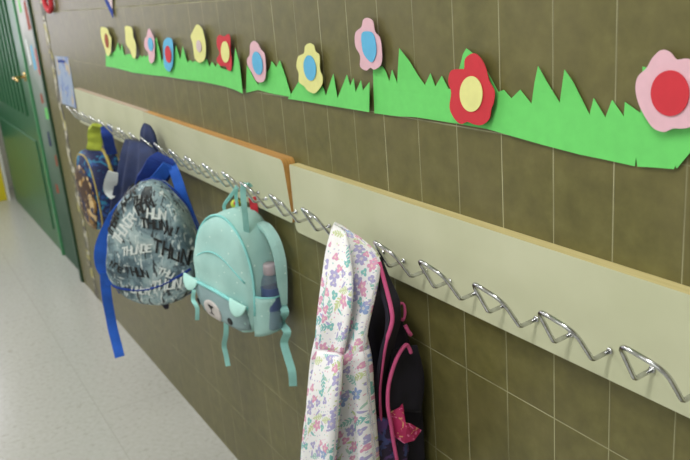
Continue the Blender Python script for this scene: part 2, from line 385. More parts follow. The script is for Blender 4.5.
# yellow cupboard with a solid near-black top, past the door
cb = empty('cupboard', (-6.3, -.25, 0), 'yellow cupboard with a white side edge and a dark top beyond the green door', 'cupboard')
box('carcass', (-6.56, -6.08, -.50, -.036, .0, .50), M['yellow'], cb, .004)
tag(box('edge_post', (-6.10, -6.06, -.034, -.012, 0, .50), M['wall'], cb), 'white edge post')
box('dark_top', (-6.56, -6.07, -.50, -.02, .50, .72), M['dark'], cb, .004)
# ceiling lights
for i, x in enumerate((.35, -2.0, -4.4)):
    t = empty('ceiling_light', (x, -1.15, 2.8), 'white rectangular ceiling light, ' + ('nearest the camera', 'middle of the corridor', 'farthest by the end wall')[i], 'light', 'corridor ceiling lights')
    box('frame', (x - .17, x + .17, -1.75, -.55, 2.72, 2.8), M['ceil'], t, .004)
    box('diffuser', (x - .15, x + .15, -1.72, -.58, 2.712, 2.722), M['lamp'], t)
    l = area('lamp', (x, -1.15, 2.70), (0, 0, 0), .3, 1.1, LAMP_POWER, (1, .985, .93))

# ---------------------------------------------------------------- coat boards
def rounded(x0, x1, z0, z1, r, zs0=0, k=5, radii=None):
    out = []; rr = radii or (r, r, r, r)
    for (cx, cz, a0, q) in ((x1, z1, 0, rr[0]), (x0, z1, 90, rr[1]), (x0, z0, 180, rr[2]), (x1, z0, 270, rr[3])):
        sx_ = -1 if cx == x1 else 1; sz_ = -1 if cz == z1 else 1
        for i in range(k + 1):
            a = math.radians(a0 + 90 * i / k); out.append((cx + sx_ * q + q * math.cos(a), cz + sz_ * q + q * math.sin(a)))
    return out
def coat_board(name, x0, x1, z0, z1, rise, yf, edge, label, radii):
    """rise: how much higher the left end sits; yf(x, t): front y at height share t"""
    out = rounded(x0, x1, z0, z1, .012, radii=radii); n = len(out)
    zz = lambda x: rise * (x1 - x) / (x1 - x0)
    V = [(x, -.0005, z + zz(x)) for x, z in out] + [(x, yf(x, (z - z0) / (z1 - z0)), z + zz(x)) for x, z in out]
    # inner front ring: edge band is a hair wider than the face
    cxm, czm = (x0 + x1) / 2, (z0 + z1) / 2
    F = [tuple(range(n)), tuple(range(2 * n - 1, n - 1, -1))] + [(i, (i + 1) % n, n + (i + 1) % n, n + i) for i in range(n)]
    o = mk(name, V, F, None, mats=[M['board'], edge], smooth=False)
    for p in o.data.polygons[2:]: p.material_index = 1
    return tag(o, label, 'coat board', 'cream coat boards on the tiled wall')
coat_board('coat_board', -.853, 1.4, .928, 1.078, 0, lambda x, t: -.020, M['edge'], 'near cream coat board with pale wood edge, running off the right of the photo', (.004, .006, .014, .004))
coat_board('coat_board', -1.884, -.862, .943, 1.087, .008, lambda x, t: -.020 - .010 * max(0, t) * max(0, min(1, (x + 1.3) / .44)), M['edge2'], 'middle cream coat board with orange wood edge and a raised right end', (.014, .004, .004, .012))
coat_board('coat_board', -2.872, -1.887, .951, 1.096, .008, lambda x, t: -.020, M['edge3'], 'far cream coat board with a worn pale edge, beside the blue poster', (.004, .006, .01, .004))

# ---------------------------------------------------------------- chrome hooks
def make_hook(s=1.0):
    t = empty('coat_hook', (0, 0, 0), '', 'coat hook', world=False); w_ = .065
    p = fillet([(0, 0, 0), (0, -.0305, -.0025), (.001, -.060, .052), (w_ * .5, -.067, .054), (w_, -.060, .043), (w_, -.0305, -.0025), (w_, 0, 0)], [0, .006, .019, .02, .028, .006, 0], 8)
    tube('wire', p, .0031, M['chrome'], t, 10)
    for x in (0, w_):
        tube('mounting_plate', [(x, 0.0, 0), (x, -.0012, 0), (x, -.0025, 0)], [.0048, .0048, .0036], M['chrome'], t, 14)
    return t
def dup(root, loc):
    r = root.copy(); C.objects.link(r); r.location = loc
    for ch in list(root.children):
        c = ch.copy(); C.objects.link(c); c.parent = r
    return r
hk = [(.211 - .129 * i, .970 if i < 8 else 0) for i in range(8)]        # near board
near_lab = ['cut by the right edge of the photo', 'nearest to the right edge and seen whole', 'third from the right edge of the photo', 'fourth from the right edge of the photo',
            'second to the right of the navy backpack', 'holding the navy backpack', 'holding the floral jacket', 'second to the right of the board joint', 'right at the joint with the middle board']
specs = []
for i in range(9):
    x = .211 - .129 * i - (.016 if i == 8 else 0)
    specs.append(((x, -.0215, .970 + (.006 if i >= 7 else 0)), 'bent chrome coat hook on near board, ' + near_lab[i], 'chrome wire hooks on the near board'))
ords = ['first', 'second', 'third', 'fourth', 'fifth', 'sixth', 'seventh', 'eighth', 'ninth', 'tenth', 'eleventh', 'twelfth', 'thirteenth', 'fourteenth', 'fifteenth', 'sixteenth']
for k in range(16):
    x = -.832 - .0735 - .129 * k - .008
    if k == 0: x = -.94
    x = -.965 - .129 * k + .0
    if k == 15: continue
    z = .983 + .010 * k / 14
    specs.append(((x, -.0315 if k == 0 else -.0215, z), 'small chrome coat hook, %s to the left of the board joint in mid photo' % ords[k], 'chrome wire hooks on the middle and far boards'))
h0 = make_hook()
for i, (loc, lab, grp) in enumerate(specs):
    o = h0 if i == 0 else dup(h0, loc)
    o.location = loc; o['label'] = lab; o['group'] = grp

# ---------------------------------------------------------------- paper border
GRASS=[[(-2.3393,1.2165),(-2.2997,1.2759),(-2.2547,1.2626),(-2.1779,1.2747),(-2.1178,1.3045),(-2.1105,1.2766),(-2.0703,1.3033),(-2.0696,1.2649),(-2.004,1.2712),(-1.9234,1.2573),(-1.8805,1.2709),(-1.8707,1.2632),(-1.8385,1.2723),(-1.8289,1.2646),(-1.7565,1.2903),(-1.6745,1.3296),(-1.6718,1.2851),(-1.6716,1.255),(-1.6925,1.2161),(-1.7824,1.2132),(-1.9781,1.2112),(-2.1803,1.2167)],[(-1.6897,1.2177),(-1.66,1.2669),(-1.6074,1.2418),(-1.544,1.2829),(-1.5149,1.3096),(-1.5019,1.2702),(-1.4619,1.3085),(-1.4483,1.2653),(-1.4222,1.2731),(-1.4048,1.267),(-1.3897,1.2721),(-1.3589,1.2688),(-1.299,1.2798),(-1.2879,1.2608),(-1.2652,1.2747),(-1.2461,1.2627),(-1.2249,1.2741),(-1.2121,1.2621),(-1.1585,1.2583),(-1.1225,1.2722),(-1.0895,1.3129),(-1.0789,1.2819),(-1.0775,1.2464),(-1.0751,1.2105),(-1.1299,1.2148),(-1.2045,1.2182),(-1.3457,1.2204),(-1.5504,1.2178)],[(-1.0764,1.2106),(-1.0558,1.274),(-1.0387,1.2631),(-1.028,1.25),(-1.0045,1.2328),(-0.9921,1.2444),(-0.9356,1.2718),(-0.9183,1.289),(-0.9001,1.277),(-0.8772,1.2923),(-0.859,1.2593),(-0.839,1.2241),(-0.8401,1.2194),(-0.9273,1.2191),(-1.0075,1.2222)],[(-0.8544,1.2145),(-0.7916,1.2587),(-0.6999,1.2507),(-0.6895,1.2333),(-0.6554,1.276),(-0.6449,1.2318),(-0.6048,1.2771),(-0.5957,1.2574),(-0.5815,1.2722),(-0.5762,1.2479),(-0.5535,1.2707),(-0.5492,1.2529),(-0.5215,1.2696),(-0.5301,1.2174),(-0.6021,1.2161),(-0.6996,1.2152),(-0.7708,1.2151)],[(-0.5249,1.2148),(-0.5185,1.2919),(-0.4881,1.2973),(-0.4785,1.2871),(-0.4716,1.2725),(-0.46,1.2927),(-0.4485,1.2708),(-0.4319,1.3281),(-0.4073,1.3083),(-0.3897,1.2886),(-0.3721,1.2729),(-0.3549,1.2922),(-0.3452,1.2725),(-0.3265,1.29),(-0.3129,1.2714),(-0.2973,1.2709),(-0.2825,1.3033),(-0.2713,1.3238),(-0.2626,1.3323),(-0.2495,1.326),(-0.2269,1.3088),(-0.201,1.2745),(-0.1898,1.2782),(-0.1749,1.2676),(-0.1572,1.2806),(-0.1363,1.2633),(-0.1292,1.2918),(-0.1211,1.3135),(-0.1076,1.2946),(-0.0857,1.269),(-0.0756,1.3112),(-0.0629,1.2973),(-0.0364,1.2586),(-0.0303,1.2793),(-0.012,1.2577),(-0.0024,1.2793),(0.0152,1.2614),(0.0164,1.2784),(0.0386,1.2677),(0.042,1.3201),(0.0811,1.3126),(0.1152,1.2749),(0.1235,1.251),(0.106,1.2314),(0.0904,1.2119),(0.0884,1.2149),(0.0867,1.2106),(0.0668,1.2089),(0.0366,1.2056),(0.0342,1.2163),(0.0329,1.2054),(-0.0179,1.2071),(-0.0506,1.2079),(-0.1127,1.212),(-0.2261,1.2203),(-0.2902,1.2207),(-0.3961,1.2207),(-0.4545,1.2166)]]
FLOWERS=[
('yellow','rust',[(-2.2862,1.3536),(-2.2308,1.356),(-2.1929,1.3474),(-2.1857,1.3322),(-2.165,1.3193),(-2.1826,1.2971),(-2.2087,1.2698),(-2.2518,1.2573),(-2.2714,1.268),(-2.2774,1.286),(-2.2927,1.3039),(-2.3011,1.3265)],[(-2.204,1.311),(-2.2084,1.3003),(-2.2168,1.2916),(-2.2276,1.2867),(-2.2388,1.2864),(-2.2479,1.2909),(-2.2533,1.2994),(-2.2538,1.3101),(-2.2492,1.3209),(-2.2407,1.3295),(-2.2298,1.3344),(-2.2188,1.3345),(-2.2098,1.3299),(-2.2045,1.3215)]),
('yellow','',[(-1.9721,1.3588),(-1.9176,1.359),(-1.8956,1.3471),(-1.8996,1.3271),(-1.8845,1.3034),(-1.9088,1.2644),(-1.9426,1.2632),(-1.9595,1.2854),(-1.9929,1.3052),(-1.9835,1.3343)],None),
('pink','blue',[(-1.7217,1.3538),(-1.7047,1.3427),(-1.6876,1.3224),(-1.6969,1.2961),(-1.7158,1.2652),(-1.7504,1.2516),(-1.7697,1.2594),(-1.7669,1.2827),(-1.7947,1.2975),(-1.7825,1.321),(-1.7542,1.3328),(-1.7409,1.3462)],[(-1.7005,1.3093),(-1.7044,1.3007),(-1.7126,1.2937),(-1.7234,1.2896),(-1.7349,1.2893),(-1.7446,1.2929),(-1.7506,1.2997),(-1.7516,1.3083),(-1.7475,1.3169),(-1.7392,1.3239),(-1.7282,1.3279),(-1.7169,1.328),(-1.7074,1.3244),(-1.7016,1.3177)]),
('blue','red',[(-1.5749,1.3285),(-1.5359,1.3283),(-1.5272,1.3109),(-1.5496,1.2604),(-1.5741,1.2431),(-1.5949,1.2347),(-1.6294,1.2479),(-1.6206,1.287),(-1.6077,1.3146)],[(-1.5487,1.285),(-1.5528,1.2748),(-1.5615,1.2663),(-1.5731,1.2613),(-1.5855,1.2608),(-1.596,1.265),(-1.6026,1.273),(-1.6039,1.2833),(-1.5996,1.2937),(-1.5906,1.3021),(-1.5788,1.3069),(-1.5666,1.3072),(-1.5564,1.3029),(-1.55,1.295)]),
('yellow','lilac',[(-1.3197,1.3656),(-1.29,1.3572),(-1.2799,1.3426),(-1.2765,1.3131),(-1.2937,1.2827),(-1.3314,1.2704),(-1.3638,1.278),(-1.3688,1.2978),(-1.3674,1.3176),(-1.3759,1.3351),(-1.3553,1.3483)],[(-1.3029,1.3126),(-1.3053,1.3061),(-1.3109,1.3007),(-1.3187,1.2975),(-1.327,1.2973),(-1.3343,1.3),(-1.3391,1.3052),(-1.3403,1.3118),(-1.3377,1.3185),(-1.332,1.3238),(-1.3242,1.3269),(-1.3159,1.327),(-1.3087,1.3242),(-1.3041,1.3191)]),
('red','yellow',[(-1.1754,1.3416),(-1.1497,1.3379),(-1.1213,1.3441),(-1.1126,1.3325),(-1.1202,1.3086),(-1.1208,1.2807),(-1.1326,1.2601),(-1.1534,1.2611),(-1.1616,1.2689),(-1.1998,1.2694),(-1.2141,1.2834),(-1.1899,1.2986),(-1.2011,1.3148),(-1.1947,1.3333)],[(-1.1235,1.3036),(-1.1282,1.2927),(-1.1372,1.2837),(-1.1489,1.2784),(-1.161,1.2779),(-1.171,1.2824),(-1.1769,1.2911),(-1.1774,1.302),(-1.1724,1.3131),(-1.1631,1.322),(-1.1513,1.327),(-1.1394,1.3272),(-1.1297,1.3227),(-1.1241,1.3142)]),
('pink','blue',[(-0.9825,1.3309),(-0.9617,1.3247),(-0.9512,1.3139),(-0.9338,1.3035),(-0.9353,1.2741),(-0.9456,1.2513),(-0.9658,1.2426),(-0.9927,1.2441),(-1.0113,1.2611),(-1.0304,1.2775),(-1.0284,1.291),(-1.0122,1.301),(-1.0035,1.322)],[(-0.946,1.2849),(-0.9481,1.274),(-0.9552,1.265),(-0.9659,1.2597),(-0.9782,1.259),(-0.9896,1.2633),(-0.9978,1.2718),(-1.001,1.2827),(-0.9986,1.2938),(-0.9912,1.3028),(-0.9803,1.3079),(-0.9681,1.3082),(-0.957,1.3038),(-0.9491,1.2955)]),
('yellow','blue',[(-0.727,1.3309),(-0.7089,1.3273),(-0.7042,1.3162),(-0.6901,1.3086),(-0.6936,1.2827),(-0.6858,1.2701),(-0.6922,1.2534),(-0.7231,1.2364),(-0.7511,1.2395),(-0.7641,1.2471),(-0.7849,1.2544),(-0.7827,1.2717),(-0.7896,1.285),(-0.778,1.3041),(-0.7523,1.3116),(-0.7445,1.3249)],[(-0.7053,1.2856),(-0.7081,1.2751),(-0.7153,1.2663),(-0.7256,1.2611),(-0.7371,1.2604),(-0.7474,1.2645),(-0.7545,1.2727),(-0.7567,1.2832),(-0.7538,1.294),(-0.7462,1.3027),(-0.7357,1.3077),(-0.7243,1.308),(-0.7143,1.3038),(-0.7076,1.2958)]),
('pink','blue',[(-0.5137,1.3765),(-0.4966,1.3714),(-0.4915,1.3541),(-0.4783,1.3447),(-0.4749,1.3255),(-0.4792,1.3021),(-0.501,1.292),(-0.5142,1.2946),(-0.5279,1.2892),(-0.5465,1.2952),(-0.5439,1.3136),(-0.5573,1.3295),(-0.554,1.3517),(-0.5331,1.3617),(-0.5262,1.3727)],[(-0.5324,1.35),(-0.5127,1.3549),(-0.4948,1.3504),(-0.4885,1.3312),(-0.492,1.3155),(-0.5045,1.3044),(-0.519,1.3086),(-0.5325,1.3222)]),
('red','yellow',[(-0.2422,1.3267),(-0.2284,1.3226),(-0.2166,1.3098),(-0.2092,1.2909),(-0.1986,1.2767),(-0.2014,1.2601),(-0.2063,1.2521),(-0.2105,1.238),(-0.2258,1.2278),(-0.2426,1.226),(-0.2595,1.2284),(-0.2748,1.2236),(-0.2897,1.2301),(-0.3001,1.2454),(-0.295,1.2684),(-0.3006,1.2839),(-0.2928,1.3002),(-0.27,1.3037),(-0.2626,1.3047),(-0.2594,1.3186)],[(-0.222,1.2716),(-0.225,1.2606),(-0.2323,1.2512),(-0.2428,1.2454),(-0.2543,1.2443),(-0.2645,1.2484),(-0.2713,1.2568),(-0.2733,1.2679),(-0.27,1.2793),(-0.2622,1.2886),(-0.2515,1.2941),(-0.2402,1.2947),(-0.2304,1.2905),(-0.224,1.2823)]),
('pink','red',[(0.0701,1.3394),(0.0812,1.3376),(0.0898,1.3303),(0.1011,1.3316),(0.1117,1.3281),(0.1175,1.315),(0.1169,1.2969),(0.1214,1.2791),(0.1119,1.2628),(0.1014,1.2585),(0.0887,1.2571),(0.0777,1.252),(0.0642,1.2544),(0.0541,1.2638),(0.0436,1.2786),(0.0382,1.2946),(0.0405,1.3093),(0.0519,1.3195),(0.0592,1.3307)],[(0.108,1.2965),(0.1062,1.286),(0.1002,1.2771),(0.0909,1.2715),(0.0801,1.2705),(0.0699,1.2743),(0.0625,1.2824),(0.0596,1.293),(0.0617,1.304),(0.0682,1.3129),(0.0779,1.318),(0.0886,1.3186),(0.0982,1.3145),(0.1051,1.3066)]),
]

gl = ['far narrow sheet of green paper grass with three short tufts under the far yellow flowers', 'green paper grass sheet under the pale yellow and small red flowers',
      'small green paper grass sheet under the far pink flower with blue centre', 'green paper grass sheet with pointed blades under the yellow flower with blue centre',
      'longest green paper grass sheet, from the tall blade to the right edge of the photo']
for i, g in enumerate(GRASS):
    x0 = min(p[0] for p in g); x1 = max(p[0] for p in g)
    f = (lambda x, z, x0=x0, x1=x1, i=i: .002 * i % .004 + .006 * max(0, (x - x1 + .12) / .12) ** 2 * (1 if i in (1, 3) else .3) + .003 * (1 + math.sin(x * 22 + i)) * max(0, (1.26 - z) / .06) * .5 + .004 * max(0, (z - 1.28) / .06))
    tag(tri_sheet('paper_grass', g, -.002, .0008, M['green'], f), gl[i], 'paper cut-out', 'green paper grass border', 'thing')
fl = ['yellow paper flower with rust centre, farthest left of the border', 'plain yellow curled paper flower without a centre', 'pink paper flower with blue centre, between the plain yellow and the blue flower',
      'blue paper flower with red centre', 'pale yellow paper flower with a faint lilac centre', 'small red paper flower with yellow centre, left half of the border',
      'pink paper flower with blue centre, between the small red and the yellow flower', 'yellow paper flower with sky blue centre', 'pink paper flower with blue centre, highest on the wall above the tall grass',
      'large red paper flower with pale yellow centre', 'large pink paper flower with red centre, cut by the right edge']
for i, (a, b_, o_, c_) in enumerate(FLOWERS):
    cx = sum(p[0] for p in o_) / len(o_); cz = sum(p[1] for p in o_) / len(o_)
    t = empty('paper_flower', (cx, 0, cz), fl[i], 'paper flower', 'paper flowers above the paper grass')
    sheet('petals', o_, -.0105, .001, M['c_' + a], t, smooth_k=4)
    if c_: tag(sheet('flower_centre', c_, -.0118, .001, M['c_' + b_], t, curl=(lambda x, z, cx=cx: .02 * max(0, x - cx)) , smooth_k=3), b_ + ' centre')

# ---------------------------------------------------------------- things on the far wall
po = empty('poster', (-2.9, 0, 1.03), 'pale blue printed poster on the tiles at the far end of the coat boards', 'poster')
sheet('paper_sheet', [(-3.3157, 1.0015), (-2.9884, 1.0043), (-2.9598, 1.2286), (-3.2487, 1.2234)], -.001, .0008, print_mat('blue_poster_print', srgb(150, 168, 196), [srgb(120, 140, 190), srgb(190, 176, 150)], 9, .56), po)
tag(sheet('printed_line', [(-3.2076, 1.1955), (-3.0446, 1.1998), (-3.0436, 1.2128), (-3.2044, 1.2087)], -.0019, .0004, M['blue2'], po), 'dark blue printed line')
pe = empty('pennant', (-2.12, 0, 1.5), 'white and dark blue pennant hanging point down at the top of the photo', 'pennant')
sheet('cloth', [(-2.2544, 1.4939), (-2.0757, 1.4870), (-2.1276, 1.3859)], -.004, .0012, M['c_lilac'], pe)
tag(sheet('edge', [(-2.2488, 1.4938), (-2.2089, 1.4923), (-2.1080, 1.4086), (-2.1223, 1.3860)], -.0054, .0012, M['blue2'], pe), 'dark blue edge')
rl = tag(tube('ribbon_loop', catmull([(-3.20, -.012, 1.60), (-3.19, -.014, 1.47), (-3.13, -.016, 1.425), (-3.07, -.016, 1.43), (-3.05, -.014, 1.47), (-3.08, -.012, 1.60)], 6), .011, M['c_red']), 'red ribbon loop hanging on the wall above the blue poster', 'ribbon')
tp = []
for i in range(60):
    z = 1.62 - i * .0275; tp.append(z)
L_ = [(-3.375 + .012 * math.sin(z * 23) + .02 * (noise.noise(Vector((z * 9, 0, 0)))) , z) for z in tp]
R_ = [(x + .075 + .02 * noise.noise(Vector((z * 14, 5, 0))), z) for (x, z) in L_]
tag(sheet('decorative_tape', L_ + R_[::-1], -.001, .0007, print_mat('patchy_tape', srgb(104, 102, 88), [srgb(176, 168, 100), srgb(194, 190, 174), srgb(96, 92, 80)], 13, .5)), 'patchy yellow and white tape strip running up the tiles near the wall end', 'tape')

# ---------------------------------------------------------------- backpacks
def bag_frame(W, D, H, top_n=2.3, bot_n=5, zc=.45, prof=None):
    a = W / 2; zcH = zc * H
    def R(th):
        c, s = abs(math.cos(th)), abs(math.sin(th)); up = math.sin(th) >= 0
        b_ = H - zcH if up else zcH; n = top_n if up else bot_n
        return ((c / a) ** n + (s / b_) ** n) ** (-1 / n)
    pr = prof or [(0, 0), (.5, 0), (.85, 0), (.97, -.04), (1.01, -.2), (1.02, -.5), (1.0, -.78), (.95, -.92), (.85, -1.0), (.65, -1.05), (.35, -1.09), (0, -1.10)]
    P = catmull([(s, y * D, 0) for s, y in pr], 3)
    P = [(max(0, p.x), p.y) for p in P]
    def pt(th, k):      # k along profile 0..1
        f = k * (len(P) - 1); i = min(len(P) - 2, int(f)); t = f - i
        s = P[i][0] * (1 - t) + P[i + 1][0] * t; y = P[i][1] * (1 - t) + P[i + 1][1] * t
        r = R(th) * s; return Vector((r * math.cos(th), y, zcH + r * math.sin(th)))
    im = max(range(len(P)), key=lambda i: P[i][0])
    def front(x, z, off=.002):
        th = math.atan2(z - zcH, x); s = math.hypot(x, z - zcH) / R(th)
        for i in range(im, len(P) - 1):
            if P[i][0] >= s >= P[i + 1][0]:
                t = (P[i][0] - s) / max(1e-9, P[i][0] - P[i + 1][0]); return Vector((x, P[i][1] * (1 - t) + P[i + 1][1] * t - off, z))
        return Vector((x, P[im][1] - off, z))
    return P, pt, front, R, zcH
def bag_shell(name, fr, mat, parent, nth=48, wr=.004, seed=0):
    P, pt, front, R, zcH = fr; V = []; F = []; m = len(P)
    for j in range(m):
        for i in range(nth):
            th = 2 * PI * i / nth; v = pt(th, j / (m - 1)); w_ = wr * noise.noise(v * 17 + Vector((seed, 0, 0))) * min(1, j / 6)
            d = Vector((math.cos(th) * .6, -1 if j > m * .55 else 0, math.sin(th) * .6)); V.append(v + d * w_)
    for j in range(m - 1):
        for i in range(nth):
            F.append((j * nth + i, j * nth + (i + 1) % nth, (j + 1) * nth + (i + 1) % nth, (j + 1) * nth + i))
    F.append(tuple(range(nth))); F.append(tuple((m - 1) * nth + i for i in range(nth)))
    return mk(name, V, F, mat, parent)
def patch(name, front, outline, off, mat, parent, th=.002, rings=5):
    """a piece sewn on the front: outline (x, z) filled with rings, following the surface"""
    n = len(outline); cx = sum(p[0] for p in outline) / n; cz = sum(p[1] for p in outline) / n; V = []; F = []
    for j in range(rings + 1):
        s = 1 - j / rings
        for x, z in outline:
            q = front(cx + (x - cx) * s, cz + (z - cz) * s, off); V.append(q)
    for j in range(rings):
        for i in range(n): F.append((j * n + i, j * n + (i + 1) % n, (j + 1) * n + (i + 1) % n, (j + 1) * n + i))
    o = mk(name, V, F, mat, parent); md = o.modifiers.new('s', 'SOLIDIFY'); md.thickness = th; md.offset = 0; return o
def ellipse(cx, cz, rx, rz, n=20, rot=0):
    return [(cx + rx * math.cos(a) * math.cos(rot) - rz * math.sin(a) * math.sin(rot), cz + rx * math.cos(a) * math.sin(rot) + rz * math.sin(a) * math.cos(rot)) for a in [2 * PI * i / n for i in range(n)]]

# --- aqua backpack with a bear face
bg = empty('backpack', (-1.105, -.036, .662), 'aqua child backpack with a bear face pocket and a bottle in its side pocket', 'backpack', rot=(math.radians(0), math.radians(8), math.radians(14)), world=False)
bw, bd, bh = .232, .105, .285
fr = bag_frame(bw, bd, bh, 1.95); P_, pt, front, R_f, zcH = fr
bag_shell('body', fr, M['aqua'], bg)
m_ = len(P_)
tube('zip', [pt(th, .60) + Vector((math.cos(th), 0, math.sin(th))) * .002 for th in [math.radians(-28 + i * 6) for i in range(40)]], .003, M['aqua2'], bg, 8)
tube('seam', [front(-.098 + .196 * i / 20, .150 + .045 * math.sin(PI * i / 20), .001) for i in range(21)], .0018, M['aqua2'], bg, 6)
face = [(-.103, .026), (-.07, .014), (0, .010), (.07, .014), (.103, .026), (.105, .06), (.100, .085), (.05, .094), (0, .097), (-.05, .094), (-.100, .085), (-.105, .06)]
patch('bear_face', front, face, .003, M['bear'], bg, .003)
tag(tube('pocket_zip', [front(-.106 + .212 * i / 16, .087 + .011 * math.sin(PI * i / 16), .004) for i in range(17)], .0042, M['aqua2'], bg, 8), 'bright aqua pocket zip')
mz = patch('muzzle', front, ellipse(-.022, .034, .034, .029), .006, M['muzzle'], bg, .003)
patch('nose', front, [(-.034, .050), (-.012, .050), (-.023, .038)], .009, M['black'], mz, .002, 2)
tube('mouth', [front(x, z, .009) for x, z in [(-.032, .027), (-.027, .025), (-.023, .029), (-.023, .038), (-.023, .029), (-.018, .025), (-.014, .027)]], .0008, M['black'], mz, 5)
for sx_ in (-.089, .046):
    patch('eye', front, ellipse(sx_, .032, .0085, .0095), .006, M['black'], bg, .003, 3)
def ear(cx, cz, side):
    q = front(cx, cz, .004); V = []; F = []; nu, nv = 9, 14
    for j in range(nu):
        s = j / (nu - 1)
        for i in range(nv):
            a = PI * i / (nv - 1)
            x = .030 * math.cos(a) * (s * .75 + .25); z = -.033 * math.sin(a) * s
            V.append((q.x + x + side * .008 * s, q.y - .005 - .011 * math.sin(s * PI * .6) * math.sin(a), q.z + z + .004))
    for j in range(nu - 1):
        for i in range(nv - 1): F.append((j * nv + i, j * nv + i + 1, (j + 1) * nv + i + 1, (j + 1) * nv + i))
    mk('ear', V, F, M['ear'], bg, solid=.004)
ear(-.100, .092, -1); ear(.080, .098, 1)
# side pocket on the right
V = []; F = []; nu, nv = 9, 13
for j in range(nu):
    z = .012 + .105 * j / (nu - 1)
    for i in range(nv):
        u = i / (nv - 1); y = -.012 - .080 * u
        V.append((bw / 2 - .004 + (.036 if j > 0 else .018) * math.sin(PI * u) ** .6 + (.002 if j > 6 else 0), y, z))
for j in range(nu - 1):
    for i in range(nv - 1): F.append((j * nv + i, j * nv + i + 1, (j + 1) * nv + i + 1, (j + 1) * nv + i))
F.append(tuple(range(nv)))
sp = mk('side_pocket', V, F, M['aqua'], bg, solid=.003)
tube('pocket_hem', [V[(nu - 1) * nv + i] for i in range(nv)], .0028, M['aqua2'], sp, 6)
bgm = Matrix.Translation(bg.location) @ Euler(bg.rotation_euler).to_matrix().to_4x4()
inv = bgm.inverted()
def loc(p, mm=None): return (mm or inv) @ Vector(p)
WD = inv.to_3x3()
# back panel and straps (given in world coordinates, brought into the bag's frame)
ribbon('zip_pull', [loc(p) for p in [(-1.1408, -0.1750, 0.7459), (-1.1448, -0.1800, 0.7195), (-1.1223, -0.1800, 0.7053), (-1.1366, -0.1800, 0.6684)]], .010, WD @ Vector((.5, .86, 0)), M['aqua3'], bg, .003, wob=.002)
ribbon('hanging_loop', [loc(p) for p in [(-0.9407, -0.0780, 1.0238), (-0.9371, -0.0880, 1.0332), (-0.9414, -0.0950, 1.0202), (-0.9538, -0.0920, 0.9829), (-0.9816, -0.0820, 0.9278), (-1.0067, -0.0750, 0.8767)]], .013, WD @ Vector((.5, .86, 0)), M['aqua3'], bg, .003)
ribbon('grab_handle', [loc(p) for p in [(-1.1320, -0.0700, 0.9201), (-1.1251, -0.0750, 0.9429), (-1.0768, -0.0780, 0.9728), (-1.0397, -0.0750, 0.9985), (-1.0368, -0.0700, 1.0076), (-1.0714, -0.0620, 0.9755), (-1.0894, -0.0550, 0.9307)]], .008, WD @ Vector((.7, .6, 0)), M['aqua3'], bg, .003)
ribbon('shoulder_strap', [loc(p) for p in [(-1.0585, -0.0400, 0.9088), (-0.9913, -0.0340, 0.9123), (-0.9435, -0.0340, 0.8894), (-0.9227, -0.0340, 0.8463), (-0.9318, -0.0320, 0.7820), (-0.9428, -0.0300, 0.7304)]], [.018, .024, .026, .026, .024, .018], WD @ Vector((.25, .95, 0)), M['aqua'], bg, .010)
ribbon('strap_webbing', [loc(p) for p in [(-0.9588, -0.0300, 0.7304), (-0.9276, -0.0340, 0.7162), (-0.9663, -0.0300, 0.6764), (-0.9291, -0.0340, 0.6646), (-0.9629, -0.0300, 0.6225), (-0.9449, -0.0320, 0.5902), (-0.9263, -0.0340, 0.5611), (-0.9297, -0.0340, 0.5222)]], .019, WD @ Vector((.5, .86, 0)), M['aqua3'], bg, .002)
ribbon('lower_strap', [loc(p) for p in [(-1.1779, -0.0900, 0.6334), (-1.1653, -0.1000, 0.5984), (-1.1937, -0.1000, 0.5537), (-1.1890, -0.1000, 0.5264), (-1.1853, -0.1000, 0.4957)]], .013, WD @ Vector((.5, .86, 0)), M['aqua3'], bg, .002)
# bottle
bt = empty('water_bottle', (0, 0, 0), 'clear small water bottle with pale cap and blue wrap in the aqua side pocket', 'bottle', world=False)
bt.matrix_world = bgm @ Matrix.Translation((bw / 2 + .016, -.052, .030)) @ Euler((0, math.radians(-3), 0)).to_matrix().to_4x4()
def lathe(name, prof, mat, parent, n=24):
    V = []; F = []
    for r, z in prof:
        for i in range(n): V.append((r * math.cos(2 * PI * i / n), r * math.sin(2 * PI * i / n), z))
    for j in range(len(prof) - 1):
        for i in range(n): F.append((j * n + i, j * n + (i + 1) % n, (j + 1) * n + (i + 1) % n, (j + 1) * n + i))
    F.append(tuple(range(n))[::-1]); F.append(tuple((len(prof) - 1) * n + i for i in range(n)))
    return mk(name, V, F, mat, parent)
lathe('bottle_body', [(.020, 0), (.0235, .004), (.0235, .05), (.022, .055), (.0235, .06), (.0235, .105), (.0225, .118), (.018, .130), (.013, .138), (.0125, .142)], M['bottle'], bt)
lathe('wrap', [(.0238, .050), (.0240, .052), (.0240, .106), (.0238, .108)], M['water'], bt)
lathe('cap', [(.0150, .138), (.0158, .140), (.0158, .158), (.0145, .162), (.010, .163)], M['cap'], bt)
